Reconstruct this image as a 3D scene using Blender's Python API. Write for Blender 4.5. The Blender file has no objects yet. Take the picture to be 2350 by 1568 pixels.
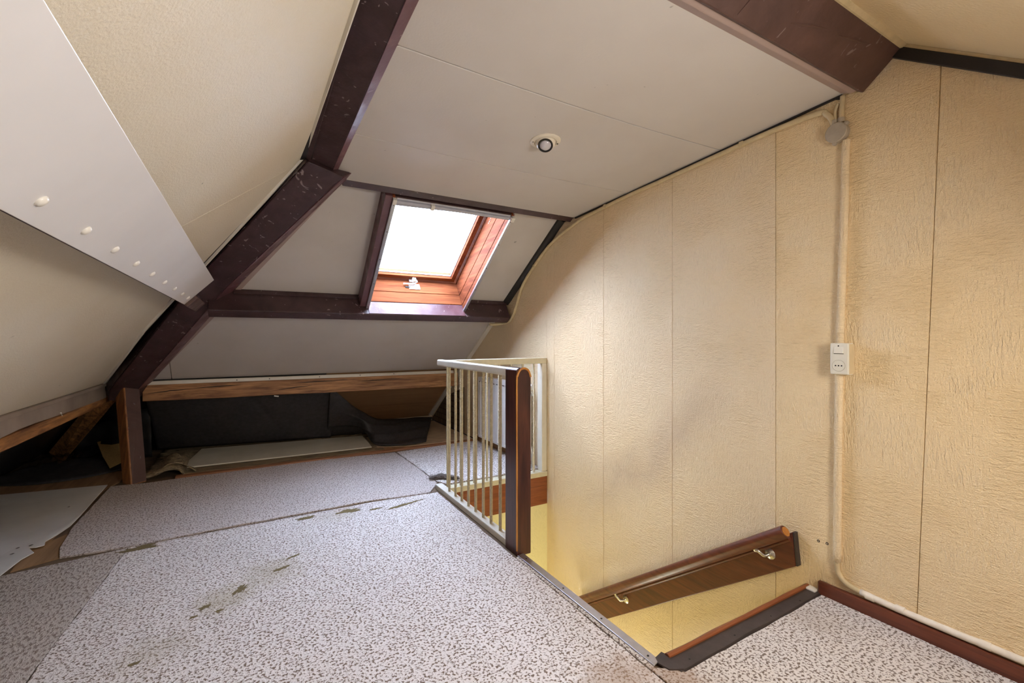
import bpy, bmesh, math, random
from mathutils import Vector, Matrix, noise as mnoise
random.seed(7)
D = bpy.data
SC = bpy.context.scene
COL = SC.collection
PI = math.pi
V = Vector

# ------------------------------------------------------------------ camera
cd = D.cameras.new('camera'); cam = D.objects.new('camera', cd); COL.objects.link(cam)
cam.location = (0, 0, 1.15)
cam.rotation_euler = (math.radians(90), 0, math.radians(-30.06))
cd.sensor_width = 36; cd.lens = 1042 / 2350 * 36; cd.shift_y = -8 / 2350; cd.clip_start = 0.02
SC.camera = cam
# ------------------------------------------------------------------ sky, sun, room light, exposure
w = D.worlds.new('sky'); SC.world = w; w.use_nodes = True
bg = w.node_tree.nodes['Background']
bg.inputs[0].default_value = (0.65, 0.775, 1.0, 1); bg.inputs[1].default_value = 31.0
def lamp(name, kind, loc, power, color, direction=None, **kw):
    l = D.lights.new(name, kind); o = D.objects.new(name, l); COL.objects.link(o)
    o.location = loc; l.energy = power; l.color = color
    for k, v in kw.items(): setattr(l, k, v)
    if direction is not None: o.rotation_euler = V(direction).to_track_quat('-Z', 'Y').to_euler()
    return o
# hazy sun coming in through the roof window from the left
lamp('sun', 'SUN', (0, 6, 5), 3.5, (1.0, 0.93, 0.95), (0.58, -0.50, -0.66), angle=math.radians(32))
# added area light for assumed daylight behind the camera; no window is built there
lamp('assumed_rear_light', 'AREA', (1.25, -0.38, 1.36), 38, (1.0, 0.94, 0.86), (-0.42, 0.68, -0.36), shape='RECTANGLE', size=0.8, size_y=0.5)
# assumed warm lamp, unseen below, added to light the stairwell
lamp('assumed_stair_lamp', 'POINT', (1.72, 2.3, -1.75), 20, (1.0, 0.96, 0.76), shadow_soft_size=0.15)
SC.view_settings.view_transform = 'Standard'; SC.view_settings.look = 'None'
SC.view_settings.gamma = 1.0; SC.view_settings.use_curve_mapping = False
SC.view_settings.exposure = 0.20
SC.cycles.max_bounces = 10; SC.cycles.diffuse_bounces = 7; SC.cycles.transparent_max_bounces = 12
SC.cycles.sample_clamp_indirect = 6.0

# ------------------------------------------------------------------ materials
MATS = {}
class NT:
    def __init__(s, name):
        s.m = D.materials.new(name); s.m.use_nodes = True; s.t = s.m.node_tree
        s.t.nodes.clear()
        s.out = s.t.nodes.new('ShaderNodeOutputMaterial'); s.b = s.t.nodes.new('ShaderNodeBsdfPrincipled')
        s.t.links.new(s.b.outputs[0], s.out.inputs[0])
        s.co = s.t.nodes.new('ShaderNodeTexCoord').outputs['Object']
        MATS[name] = s.m
    def n(s, ty, ins=None, **props):
        nd = s.t.nodes.new(ty)
        for k, v in props.items(): setattr(nd, k, v)
        for k, v in (ins or {}).items():
            if hasattr(v, 'is_output'): s.t.links.new(v, nd.inputs[k])
            else: nd.inputs[k].default_value = v
        return nd
    def mapping(s, scale, rot=(0, 0, 0)):
        return s.n('ShaderNodeMapping', {'Vector': s.co, 'Scale': scale, 'Rotation': rot}).outputs[0]
    def noise(s, scale, detail=3, rough=.55, vec=None, dist=0.0):
        return s.n('ShaderNodeTexNoise', {'Vector': vec or s.co, 'Scale': scale, 'Detail': detail, 'Roughness': rough, 'Distortion': dist}).outputs[0]
    def ramp(s, fac, stops):
        r = s.n('ShaderNodeValToRGB', {'Fac': fac}); e = r.color_ramp.elements
        while len(e) < len(stops): e.new(0.5)
        for i, (p, c) in enumerate(stops):
            e[i].position = p; e[i].color = (c, c, c, 1) if isinstance(c, (int, float)) else (*c, 1)
        return r.outputs[0]
    def mix(s, fac, a, b):
        m = s.n('ShaderNodeMix', data_type='RGBA')
        for sock, v in ((m.inputs[0], fac), (m.inputs[6], a), (m.inputs[7], b)):
            if hasattr(v, 'is_output'): s.t.links.new(v, sock)
            else: sock.default_value = v if isinstance(v, (int, float)) else (*v, 1)
        return m.outputs[2]
    def math(s, op, a, b=0.0):
        return s.n('ShaderNodeMath', {0: a, 1: b}, operation=op).outputs[0]
    def set(s, color=None, rough=None, metal=None, bump=None, strength=.3, dist=.01):
        for k, v in (('Base Color', color), ('Roughness', rough), ('Metallic', metal)):
            if v is None: continue
            if hasattr(v, 'is_output'): s.t.links.new(v, s.b.inputs[k])
            else: s.b.inputs[k].default_value = (*v, 1) if isinstance(v, tuple) else v
        if bump is not None:
            b = s.n('ShaderNodeBump', {'Height': bump, 'Strength': strength, 'Distance': dist})
            s.t.links.new(b.outputs[0], s.b.inputs['Normal'])
        return s.m

def plain(name, color, rough=.5, metal=0.0, var=.12, scale=14, bump=.0):
    k = NT(name); n = k.noise(scale, 4)
    c = k.mix(k.ramp(n, [(.3, 0.0), (.75, 1.0)]), tuple(x * (1 - var) for x in color), tuple(min(1, x * (1 + var * .5)) for x in color))
    return k.set(c, rough, metal, k.noise(scale * 8, 3) if bump else None, bump, .004)

def wallpaper(name, base, dirty, stroke=1.0):
    """brushed relief wallpaper: fine strokes running several ways, and old stains"""
    k = NT(name)
    warp = k.noise(1.6, 2)
    a = k.noise(1, 3, .6, k.mapping((40, 120, 26), (.9, .2, .3)), .8)
    b = k.noise(1, 3, .6, k.mapping((40, 26, 110), (-.7, .4, .2)), .8)
    sel = k.ramp(k.noise(3.2, 2), [(.42, 0.0), (.58, 1.0)])
    h = k.mix(sel, a, b)
    fine = k.noise(190, 2)
    hh = k.math('ADD', h, k.math('MULTIPLY', fine, .35))
    st = k.ramp(warp, [(.38, 0.0), (.72, 1.0)])
    c = k.mix(k.math('MULTIPLY', st, .55), base, dirty)
    c = k.mix(k.math('MULTIPLY', k.ramp(h, [(.3, 1.0), (.5, 0.0)]), .18), c, tuple(x * .7 for x in dirty))  # relief hollows tinted darker, shading put into the colour
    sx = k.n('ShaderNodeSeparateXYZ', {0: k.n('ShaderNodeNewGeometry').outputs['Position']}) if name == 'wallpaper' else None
    if sx:      # soft diagonal shade painted into the paper, parallel to the handrail
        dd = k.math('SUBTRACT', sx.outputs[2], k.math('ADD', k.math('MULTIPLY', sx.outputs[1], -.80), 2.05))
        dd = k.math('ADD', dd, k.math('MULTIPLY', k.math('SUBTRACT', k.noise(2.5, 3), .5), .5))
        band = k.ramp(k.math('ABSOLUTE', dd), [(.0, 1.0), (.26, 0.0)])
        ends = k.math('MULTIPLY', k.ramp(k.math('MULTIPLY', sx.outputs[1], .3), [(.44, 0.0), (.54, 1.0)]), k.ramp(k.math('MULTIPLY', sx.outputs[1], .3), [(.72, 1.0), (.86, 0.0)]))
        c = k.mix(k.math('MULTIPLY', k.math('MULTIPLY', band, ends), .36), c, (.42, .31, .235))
    return k.set(c, .62, 0.0, hh, .9 * stroke, .012)
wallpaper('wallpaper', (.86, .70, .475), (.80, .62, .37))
wallpaper('wallpaper_yellower', (.88, .70, .435), (.83, .60, .31))  # yellower tone for the boards nearest the camera
wallpaper('well_paper', (.83, .77, .46), (.77, .70, .37), .6)
def board_paint(name, base, dirty, bump=.15, scale=120, amt=.5):
    k = NT(name)
    st = k.ramp(k.noise(2.1, 4, .6), [(.40, 0.0), (.78, 1.0)])
    c = k.mix(k.math('MULTIPLY', st, amt), base, dirty)
    spot = k.ramp(k.noise(23, 2, .5), [(.20, 1.0), (.235, 0.0)])
    c = k.mix(k.math('MULTIPLY', spot, .55), c, tuple(x * .25 for x in dirty))
    return k.set(c, .6, 0.0, k.noise(scale, 3), bump, .006)
board_paint('ceiling_paint', (.63, .595, .575), (.555, .51, .485), .08)
board_paint('slope_paint', (.64, .60, .575), (.52, .475, .44), .10)
board_paint('cream_paint', (.76, .70, .575), (.68, .60, .46), .42, 130)
board_paint('near_slope_paint', (.78, .64, .42), (.68, .50, .28), .25, 90)
board_paint('pinkish_trim', (.40, .30, .27), (.33, .24, .21), .1)
board_paint('white_trim', (.82, .79, .72), (.55, .48, .38), .1, 60)
def dark_paint(name, base, light, rough=.42, chips=.6):
    k = NT(name)
    v = k.ramp(k.noise(4.5, 5, .65, None, 1.2), [(.35, 0.0), (.75, 1.0)])
    c = k.mix(v, base, light)
    sc = k.ramp(k.noise(1, 2, .5, k.mapping((16, 16, 3.5), (.5, .7, .3)), 2.0), [(.69, 0.0), (.71, 1.0)])
    c = k.mix(k.math('MULTIPLY', sc, chips), c, (.36, .29, .28))
    return k.set(c, k.ramp(k.noise(9, 3), [(.3, rough - .1), (.7, rough + .15)]), 0.0, k.noise(12, 4, .6), .25, .012)
dark_paint('dark_paint', (.036, .0175, .0185), (.072, .037, .039))
dark_paint('purple_lit_edge_casing', (.095, .036, .044), (.14, .062, .068))  # lighter copy of the dark paint, skylight on beam edges put into it
dark_paint('ridge_paint', (.070, .034, .028), (.115, .058, .047), .55, .35)
def wood(name, base, dark, axis='x', rough=.5, amount=.75, knots=True, fine=1.0):
    k = NT(name)
    s = {'x': (1.3, 16, 16), 'y': (16, 1.3, 16), 'z': (16, 16, 1.3)}[axis]
    vec = k.mapping(tuple(a * fine for a in s))
    g = k.noise(1, 5, .62, vec, 1.6)
    g2 = k.noise(1, 2, .5, k.mapping(tuple(a * fine * 5 for a in s)), .3)
    f = k.math('ADD', k.math('MULTIPLY', g, .75), k.math('MULTIPLY', g2, .25))
    c = k.mix(k.ramp(f, [(.38, 1.0), (.60, 0.0)]), base, dark)
    if knots:
        kn = k.ramp(k.noise(1, 3, .6, k.mapping(tuple(a * .33 * fine for a in s)), .5), [(.30, 1.0), (.36, 0.0)])
        c = k.mix(k.math('MULTIPLY', kn, amount), c, tuple(x * .25 for x in dark))
    return k.set(c, rough, 0.0, f, .25, .006)
wood('raw_beam_wood', (.50, .25, .095), (.17, .070, .028), 'x', .6)
wood('plate_wood', (.52, .25, .085), (.16, .065, .026), 'y', .6)
wood('post_wood', (.42, .18, .06), (.17, .062, .024), 'z', .5)
wood('mahogany_y', (.150, .040, .018), (.070, .017, .010), 'y', .34, .3, False)
wood('mahogany_x', (.29, .088, .028), (.17, .046, .016), 'x', .4, .3, False)
wood('mahogany_z', (.085, .027, .019), (.034, .011, .010), 'z', .3, .3, False)
wood('worn_edge', (.60, .27, .05), (.34, .12, .02), 'z', .4, .2, False)
wood('window_wood', (.27, .082, .028), (.15, .040, .014), 'x', .8, .4, False, .8)
wood('window_wood_side', (.23, .064, .024), (.12, .030, .011), 'y', .8, .4, False, .8)
for q_ in ('window_wood', 'window_wood_side'): MATS[q_].node_tree.nodes['Principled BSDF'].inputs['Specular IOR Level'].default_value = .12
wood('batten_wood', (.34, .15, .065), (.20, .075, .03), 'x', .6)
wood('brown_board', (.38, .23, .115), (.24, .135, .065), 'y', .8, .2, False, .4)
wood('hard_board', (.46, .265, .125), (.38, .21, .095), 'x', .75, .15, False, .3)
wood('insulation', (.36, .285, .17), (.055, .038, .022), 'x', .9, .7, True, 3.2)
def carpet(name, pale, speck, thr=.53, rot=0.0, stretch=1.0, stains=()):
    k = NT(name)
    vec = k.mapping((1, stretch, 1), (0, 0, rot))
    a = k.noise(104, 2, .5, vec); b = k.noise(300, 2, .5, vec)
    f = k.math('ADD', k.math('MULTIPLY', a, .8), k.math('MULTIPLY', b, .2))
    fac = k.ramp(f, [(thr - .045, 0.0), (thr + .045, 1.0)])
    patch = k.ramp(k.noise(1.7, 3), [(.35, 0.0), (.75, 1.0)])
    pale2 = k.mix(k.math('MULTIPLY', patch, .4), pale, tuple(x * .82 for x in pale))
    c = k.mix(fac, pale2, speck)
    sx = k.n('ShaderNodeSeparateXYZ', {0: k.n('ShaderNodeNewGeometry').outputs['Position']})
    for (x_, y_, r_, col, am) in stains:
        d2 = k.math('SQRT', k.math('ADD', k.math('POWER', k.math('SUBTRACT', sx.outputs[0], x_), 2.0), k.math('POWER', k.math('SUBTRACT', sx.outputs[1], y_), 2.0)))
        d2 = k.math('ADD', k.math('MULTIPLY', d2, 1 / r_), k.math('MULTIPLY', k.math('SUBTRACT', k.noise(14, 4, .7), .5), 1.6))
        c = k.mix(k.math('MULTIPLY', k.ramp(d2, [(.25, 1.0), (.95, 0.0)]), am), c, col)
    k.b.inputs['Sheen Weight'].default_value = .2
    return k.set(c, .95, 0.0, k.math('ADD', f, k.math('MULTIPLY', k.noise(400, 2), .5)), .7, .012)
carpet('carpet_pale', (.88, .83, .82), (.165, .105, .072), .55, stains=((1.08, 1.12, .20, (.36, .22, .12), .6), (.10, 2.52, .20, (.34, .28, .14), .4), (-.10, 2.36, .16, (.34, .28, .14), .45), (-.30, 2.1, .16, (.36, .30, .17), .3), (.5, 3.12, .16, (.36, .30, .17), .3)))
carpet('carpet_side', (.55, .49, .45), (.21, .155, .125), .54, .5, .45)
carpet('carpet_back', (.69, .62, .60), (.26, .195, .17), .55, -.2, .6)
carpet('carpet_stair', (.74, .68, .63), (.135, .082, .052), .54, stains=((1.24, 1.04, .16, (.34, .20, .11), .6), (2.0, 1.0, .2, (.30, .22, .15), .3)))
plain('carpet_backing', (.20, .15, .065), .95, 0, .5, 160, .5)
plain('lint', (.17, .14, .12), 1.0, 0, .6, 90, .8)
plain('floor_board', (.17, .11, .065), .8, 0, .4, 6, .1)
plain('white_paint', (.80, .77, .68), .38, 0, .10, 9)
plain('cream_rail_paint', (.70, .66, .50), .42, 0, .12, 20)
plain('baluster_paint', (.66, .61, .46), .4, 0, .15, 60)
plain('radiator_white', (.86, .86, .86), .35, 0, .05)
plain('dark_slot', (.02, .02, .025), .8)
plain('plastic_white', (.80, .78, .69), .35, 0, .05)
plain('plastic_side', (.66, .53, .33), .5, 0, .10)
plain('conduit_white', (.80, .73, .62), .5, 0, .12, 30)
plain('conduit_cream', (.62, .50, .30), .5, 0, .15, 30)
plain('box_grey', (.42, .36, .28), .5, 0, .12, 30)
plain('aluminium', (.62, .63, .68), .32, .9, .10, 40)
plain('steel', (.70, .67, .60), .28, .9, .10, 40)
plain('pipe_metal', (.62, .62, .60), .3, .85)
plain('screw_dark', (.015, .013, .012), .5)
plain('screw_white', (.82, .80, .76), .3)
plain('plank_white', (.80, .80, .82), .36, 0, .06, 3)
plain('paper_white', (.84, .85, .84), .55, 0, .12, 3)
plain('shelf_white', (.78, .765, .66), .5, 0, .12, 4)
plain('black_cloth', (.042, .039, .043), .58, 0, .4, 30, .25)
plain('black_film', (.026, .026, .028), .33, 0, .4, 8)
plain('yellow_card', (.62, .47, .20), .8, 0, .15, 60)
plain('grey_board', (.36, .30, .255), .65, 0, .30, 3)
plain('beige_board', (.62, .48, .33), .8, 0, .2, 10)
plain('black_strip', (.014, .010, .010), .6, 0, .3, 20)
plain('threshold_dark', (.050, .036, .032), .5, 0, .35, 14, .1)
plain('green_tape', (.18, .42, .22), .6, 0, .1, 20)
plain('blind_grey', (.46, .47, .55), .5, 0, .1, 20)
plain('spot_cream', (.76, .70, .60), .4, 0, .05)
def glass(name, alpha, rough):
    k = NT(name)
    tr = k.n('ShaderNodeBsdfTransparent', {0: (.97, .98, 1, 1)}); gl = k.n('ShaderNodeBsdfGlossy', {'Roughness': rough})
    lw = k.n('ShaderNodeLayerWeight', {'Blend': .25})
    m = k.n('ShaderNodeMixShader', {0: k.math('ADD', k.math('MULTIPLY', k.math('POWER', lw.outputs[1], 3.0), .35), alpha + .03), 1: tr.outputs[0], 2: gl.outputs[0]})
    k.t.links.new(m.outputs[0], k.out.inputs[0]); return k.m
glass('glass', 0.0, .02)
glass('plastic_film', .22, .18)
k = NT('bulb'); k.b.inputs['Coat Weight'].default_value = .6; k.set((.55, .53, .60), .18)
def mosaic():
    k = NT('mosaic_paper')
    vec = k.mapping((1, 1, 1), (0, PI / 2, 0))
    sx = k.n('ShaderNodeSeparateXYZ', {0: k.co})
    v2 = k.n('ShaderNodeCombineXYZ', {0: sx.outputs[1], 1: sx.outputs[2]}).outputs[0]
    br = k.n('ShaderNodeTexBrick', {'Vector': v2, 'Color1': (.17, .115, .065, 1), 'Color2': (.10, .062, .035, 1), 'Mortar': (.05, .03, .018, 1),
             'Scale': 1.0, 'Mortar Size': .006, 'Brick Width': .085, 'Row Height': .07}, offset=.5)
    k.set(br.outputs[0], .7)
mosaic()

# ------------------------------------------------------------------ helpers
class MB:
    """collects faces in world coordinates; build() links them as ONE mesh object"""
    def __init__(s): s.v = []; s.f = []
    def add(s, vs, fs):
        n = len(s.v); s.v += [V(p) for p in vs]; s.f += [tuple(i + n for i in f) for f in fs]; return s
    def hexa(s, p):     # bottom ring 0-3, top ring 4-7
        return s.add(p, [(3, 2, 1, 0), (4, 5, 6, 7), (0, 1, 5, 4), (1, 2, 6, 5), (2, 3, 7, 6), (3, 0, 4, 7)])
    def box(s, lo, hi, fr=None):
        x0, y0, z0 = lo; x1, y1, z1 = hi
        p = [(x0, y0, z0), (x1, y0, z0), (x1, y1, z0), (x0, y1, z0), (x0, y0, z1), (x1, y0, z1), (x1, y1, z1), (x0, y1, z1)]
        return s.hexa([fr(*q) for q in p] if fr else p)
    def prism(s, poly, vec):
        n = len(poly); a = [V(p) for p in poly]; b = [p + V(vec) for p in a]
        return s.add(a + b, [tuple(range(n))[::-1], tuple(range(n, 2 * n))] + [(i, (i + 1) % n, n + (i + 1) % n, n + i) for i in range(n)])
    def loft(s, secs, cap=True):
        n = len(secs[0]); vs = [p for q in secs for p in q]; fs = []
        for k_ in range(len(secs) - 1):
            for i in range(n):
                j = (i + 1) % n; fs.append((k_ * n + i, k_ * n + j, (k_ + 1) * n + j, (k_ + 1) * n + i))
        if cap: fs += [tuple(range(n))[::-1], tuple(range((len(secs) - 1) * n, len(secs) * n))]
        return s.add(vs, fs)
    def tube(s, pts, r, seg=10, rfun=None):
        pts = [V(p) for p in pts]; secs = []; up = None
        for i, p in enumerate(pts):
            t = (pts[min(i + 1, len(pts) - 1)] - pts[max(i - 1, 0)]).normalized()
            if up is None: up = t.orthogonal().normalized()
            a = (up - t * up.dot(t)).normalized(); up = a; b = t.cross(a)
            rr = rfun(i) if rfun else r
            secs.append([p + (a * math.cos(q) + b * math.sin(q)) * rr for q in [2 * PI * j / seg for j in range(seg)]])
        return s.loft(secs)
    def lathe(s, o, axis, prof, seg=24):
        axis = V(axis).normalized(); a = axis.orthogonal().normalized(); b = axis.cross(a); o = V(o)
        return s.loft([[o + axis * h + (a * math.cos(q) + b * math.sin(q)) * max(r, 1e-4) for q in [2 * PI * j / seg for j in range(seg)]] for r, h in prof])
    def grid(s, P, thick=None):
        R, C = len(P), len(P[0])
        vs = [p for r in P for p in r]
        return s.add(vs, [(i * C + j, i * C + j + 1, (i + 1) * C + j + 1, (i + 1) * C + j) for i in range(R - 1) for j in range(C - 1)])
    def build(s, name, mat, parent=None, bevel=0.0, smooth=False, thick=0.0, seg=2):
        if parent is not None: o0 = parent_loc(parent)
        else:
            xs = [p.x for p in s.v]; ys = [p.y for p in s.v]; zs = [p.z for p in s.v]
            o0 = V(((min(xs) + max(xs)) / 2, (min(ys) + max(ys)) / 2, min(zs)))
        me = D.meshes.new(name)
        me.from_pydata([p - o0 for p in s.v], [], s.f); me.update()
        bm = bmesh.new(); bm.from_mesh(me); bmesh.ops.recalc_face_normals(bm, faces=bm.faces[:]); bm.to_mesh(me); bm.free()
        o = D.objects.new(name, me); COL.objects.link(o); me.materials.append(MATS[mat])
        if parent is not None: o.parent = parent
        else: o.location = o0
        if thick: m = o.modifiers.new('thick', 'SOLIDIFY'); m.thickness = thick; m.offset = 0
        if bevel: m = o.modifiers.new('bevel', 'BEVEL'); m.width = bevel; m.segments = seg; m.limit_method = 'ANGLE'; m.angle_limit = .6
        if smooth:
            for p in me.polygons: p.use_smooth = True
            if not thick and smooth != 'full':
                try: me.set_sharp_from_angle(angle=.7)
                except Exception: pass
        return o
def parent_loc(o):
    l = V(o.location)
    while o.parent: o = o.parent; l += V(o.location)
    return l
def tag(o, label=None, cat=None, group=None, kind=None):
    for k_, v_ in (('label', label), ('category', cat), ('group', group), ('kind', kind)):
        if v_: o[k_] = v_
    return o
def thing(name, loc, label, cat, group=None, kind=None):
    o = D.objects.new(name, None); COL.objects.link(o); o.location = loc; o.empty_display_size = .05
    return tag(o, label, cat, group, kind)
def dup(root, shift, label=None, group=None):
    r = root.copy(); COL.objects.link(r); r.location = V(root.location) + V(shift)
    if label: r['label'] = label
    if group: r['group'] = group
    for ch in list(root.children):
        c = ch.copy(); COL.objects.link(c); c.parent = r
    return r

# roof frames: v runs up the slope, t out of the room
def back(u, v, t): return V((u, 3.96 - .833 * v + .554 * t, 1.512 + .554 * v + .833 * t))     # slope with the roof window
def left(y, s, t): return V((-1.05 + .688 * s - .726 * t, y, .77 + .726 * s + .688 * t))         # slope on the left
def near(x, s, t): return V((x, .769 - .808 * s + .589 * -t, 2.306 - .589 * s + .808 * t))        # slope over the camera
def flat(x, y, t): return V((x, y, 2.105 + .0562 * (2.87 - y) + t))                                # white ceiling
def S(name, o, label, cat): return tag(o, label, cat, kind='structure')

# ================================================================== STRUCTURE
# ---- floor with the stair hole (x 1.26..2.24, y 1.12..3.25)
fl = thing('floor', (0, 2, 0), 'bare wooden attic floor under the worn carpet pieces', 'floor', kind='structure')
m = MB().box((-2.0, -2.5, -.20), (1.262, 6.5, -.010)).box((1.262, -2.5, -.20), (2.24, 1.105, -.010)).box((1.262, 3.30, -.20), (2.24, 6.5, -.010))
m.build('boarding', 'floor_board', fl)
# ---- gable wall on the right with its wallpapered boards
WX = 2.24
wr = thing('wall_right', (WX, 1.5, 0), 'tall yellow cream gable wall with brushed wallpaper boards and vertical seams', 'wall', kind='structure')
MB().prism([(WX + .012, y, z) for y, z in ((-2.6, -2.7), (6.3, -2.7), (6.3, .05), (2.75, 2.38), (.769, 2.42), (-2.6, -.02))], (.09, 0, 0)).build('backing', 'black_strip', wr)
def ztop(y):
    return min(2.105 + .0562 * (2.87 - y) if y > .935 else 9, 2.125 - .665 * (y - 3.04), 2.306 - .73 * (.769 - y) if y < .769 else 9) + .004
def clip_panel(ya_b, ya_t, yb_b, yb_t, zb, zlo=None):
    """panel between two near-vertical seams, its top following the roof line"""
    N = 14; top = []
    for i in range(N + 1):
        f = i / N; y = ya_t + (yb_t - ya_t) * f
        top.append((y, ztop(y)))
    return [(ya_b, zb), (yb_b, zb)] + top[::-1]
seams = [(-2.35, -2.35), (-1.2, -1.2), (-.35, -.35), (.772, .664), (1.283, 1.283), (1.913, 1.913), (2.536, 2.536), (3.155, 3.155), (3.266, 3.266), (3.854, 3.854), (4.70, 4.70), (5.55, 5.55), (6.15, 6.15)]
for i in range(len(seams) - 1):
    (ab, at), (bb, bt) = seams[i], seams[i + 1]
    g = .0012
    zb = -.95 if 1.0 < ab < 3.2 else 0.0
    if i in (2, 3): zb = -.95
    poly = clip_panel(ab + g, at + g, bb - g, bt - g, zb)
    poly = [p for q, p in enumerate(poly) if q == 0 or (V(p) - V(poly[q - 1])).length > 1e-5]
    MB().prism([(WX, y, z) for y, z in poly], (.012, 0, 0)).build('wall_board', 'wallpaper' if i > 3 else 'wallpaper_yellower', wr, bevel=.0012, seg=1)
MB().box((WX + .001, .75, -2.7), (WX + .012, 3.4, -.952)).build('lower_wall_board', 'well_paper', wr)
# patterned old wallpaper low in the eaves
MB().prism([(WX - .003, 5.02, 0), (WX - .003, 6.15, 0), (WX - .003, 5.62, .38), (WX - .003, 5.02, .56)], (.003, 0, 0)).build('patterned_paper', 'mosaic_paper', wr)
# ---- stairwell walls
ww = S('', MB().box((1.262, 3.262, -2.7), (2.24, 3.32, -.28)).build('wall_stairwell_far', 'well_paper'), 'yellow far wall of the stairwell below the brown fascia beam', 'wall')
S('', MB().box((1.20, 1.0, -2.7), (1.262, 3.3, -.20)).build('wall_stairwell_left', 'well_paper'), 'yellow side wall of the stairwell under the landing edge', 'wall')
S('', MB().box((1.262, 1.04, -2.7), (2.24, 1.10, -.20)).build('wall_stairwell_near', 'well_paper'), 'yellow wall of the stairwell under the near dark edge', 'wall')
S('', MB().box((1.0, .9, -2.80), (2.34, 3.4, -2.70)).build('floor_landing', 'floor_board'), 'wooden landing floor at the foot of the stairwell', 'floor')
# ---- back slope (roof window side): outer shell with the window hole, inner white boards
wb = thing('wall_back', (1.0, 3.96, 1.512), 'sloping white roof boards around the roof window, lower strip above the knee beam', 'sloped wall', kind='structure')
HX0, HX1, HV0, HV1 = .85, 1.75, -.03, 1.19      # hole
m = MB()
for lo, hi in (((-2.6, -3.2, .025), (HX0 - .02, 1.5, .30)), ((HX1, -3.2, .025), (2.36, 1.5, .30)), ((HX0 - .02, -3.2, .025), (HX1, HV0, .30)), ((HX0 - .02, HV1, .025), (HX1, 1.5, .30))):
    m.box(lo, hi, back)
m.build('roof_shell', 'black_strip', wb)
def bpanel(poly, mat, name='roof_board'):
    MB().prism([back(u, v, 0) for u, v in poly], back(0, 0, .022) - back(0, 0, 0)).build(name, mat, wb, bevel=.0015, seg=1)
bpanel([(-.28, -.02), (.815, -.02), (.77, 1.21), (.40, 1.21)], 'slope_paint')           # left of the window
bpanel([(1.745, -.02), (2.232, -.02), (2.232, 1.21), (1.71, 1.21)], 'slope_paint')      # right of the window
bpanel([(-.16, -.04), (2.232, -.04), (2.232, -1.32), (-.60, -1.32), (-.575, -.80)], 'slope_paint')   # below the lower purlin
bpanel([(-.20, -.04), (-.164, -.04), (-.578, -.80), (-.605, -1.32), (-.98, -1.32)], 'slope_paint')
bpanel([(.70, -1.325), (2.232, -1.325), (2.232, -2.70), (.70, -2.70)], 'hard_board')
bpanel([(-2.4, -1.325), (.697, -1.325), (.697, -2.75), (-2.4, -2.75)], 'black_film', 'roof_membrane')
# ---- left slope
wl = thing('wall_left', (-1.05, 2, .77), 'sloping cream plastered roof boards rising on the left side', 'sloped wall', kind='structure')
MB().prism([left(y, s, .022) for y, s in ((-2.8, -1.4), (6.7, -1.4), (5.12, 0), (2.9, 1.92), (2.85, 2.1), (-2.8, 2.1))], left(0, 0, .12) - left(0, 0, 0)).build('roof_shell', 'black_strip', wl)
def lpanel(poly, mat, name='roof_board'):
    MB().prism([left(y, s, 0) for y, s in poly], left(0, 0, .020) - left(0, 0, 0)).build(name, mat, wl, bevel=.0015, seg=1)
LT = 1.93
lpanel([(-2.7, .003), (5.04, .003), (3.60, .95), (-2.7, .95)], 'cream_paint')
lpanel([(-2.7, .953), (2.20, .953), (2.805, 1.86), (2.76, LT), (-2.7, LT)], 'cream_paint')
lpanel([(2.203, .953), (3.60, .953), (2.78, 1.90), (2.808, 1.86)], 'cream_paint')
lpanel([(-2.7, -.003), (6.6, -.003), (6.6, -1.15), (-2.7, -1.15)], 'black_film', 'roof_membrane')
# pale strip where the left boards meet the hip and the upper tie beam
MB().loft([[left(y, s, 0), left(y - a, s - b, 0), left(y - a, s - b, -.012), left(y, s, -.012)] for y, s, a, b in ((5.0, .0, .06, .0), (4.05, .60, .05, .0), (2.77, 1.90, .035, .0), (.0, 1.965, 0, .018))]).build('edge_strip', 'white_trim', wl)
# ---- flat white ceiling in three boards
ce = thing('ceiling', (1.3, 1.9, 2.15), 'pale grey flat ceiling of three sagging boards with thin dark joints', 'ceiling', kind='structure')
MB().box((.20, .935, .022), (2.36, 2.92, .12), flat).build('ceiling_shell', 'black_strip', ce)
def cboard(y0, y1):
    P = []; N = 14
    for j in range(2):
        row = []
        for i in range(N + 1):
            x = .44 + (2.236 - .44) * i / N
            y = (y0 if j == 0 else y1)
            sag = .022 * math.sin(PI * i / N) if y not in (.94, 2.872) else 0
            row.append((x, y + sag))
        P.append(row)
    vs = [flat(x, y, 0) for x, y in P[0]] + [flat(x, y, 0) for x, y in P[1][::-1]]
    MB().prism(vs, (0, 0, .018)).build('ceiling_board', 'ceiling_paint', ce, bevel=.0012, seg=1)
for y0, y1 in ((.94, 1.577), (1.583, 2.279), (2.285, 2.872)): cboard(y0, y1)
# ---- slope over and behind the camera
wf = S('', MB().box((-2.5, 0, 0), (2.36, 4.3, .15), near).build('wall_front', 'near_slope_paint'), 'sloping cream yellow roof boards beyond the ridge beam in the upper right corner', 'sloped wall')
S('', MB().box((-2.4, -2.75, -.2), (2.4, -2.6, .5)).build('wall_rear', 'near_slope_paint'), 'low knee wall behind the camera', 'wall')

# ---- baseboard
S('', MB().box((2.218, -2.3, -.006), (2.239, 1.083, .056)).build('baseboard_right', 'mahogany_y', bevel=.006), 'dark red-brown skirting board along the foot of the yellow wall', 'baseboard')

# ================================================================== BEAMS
def section(px):  # (x, z) pairs at a y
    return px
hip = thing('hip_beam', (-.99, 5.0, .65), 'dark purple-brown painted hip rafter rising diagonally from the knee post', 'beam')
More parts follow.
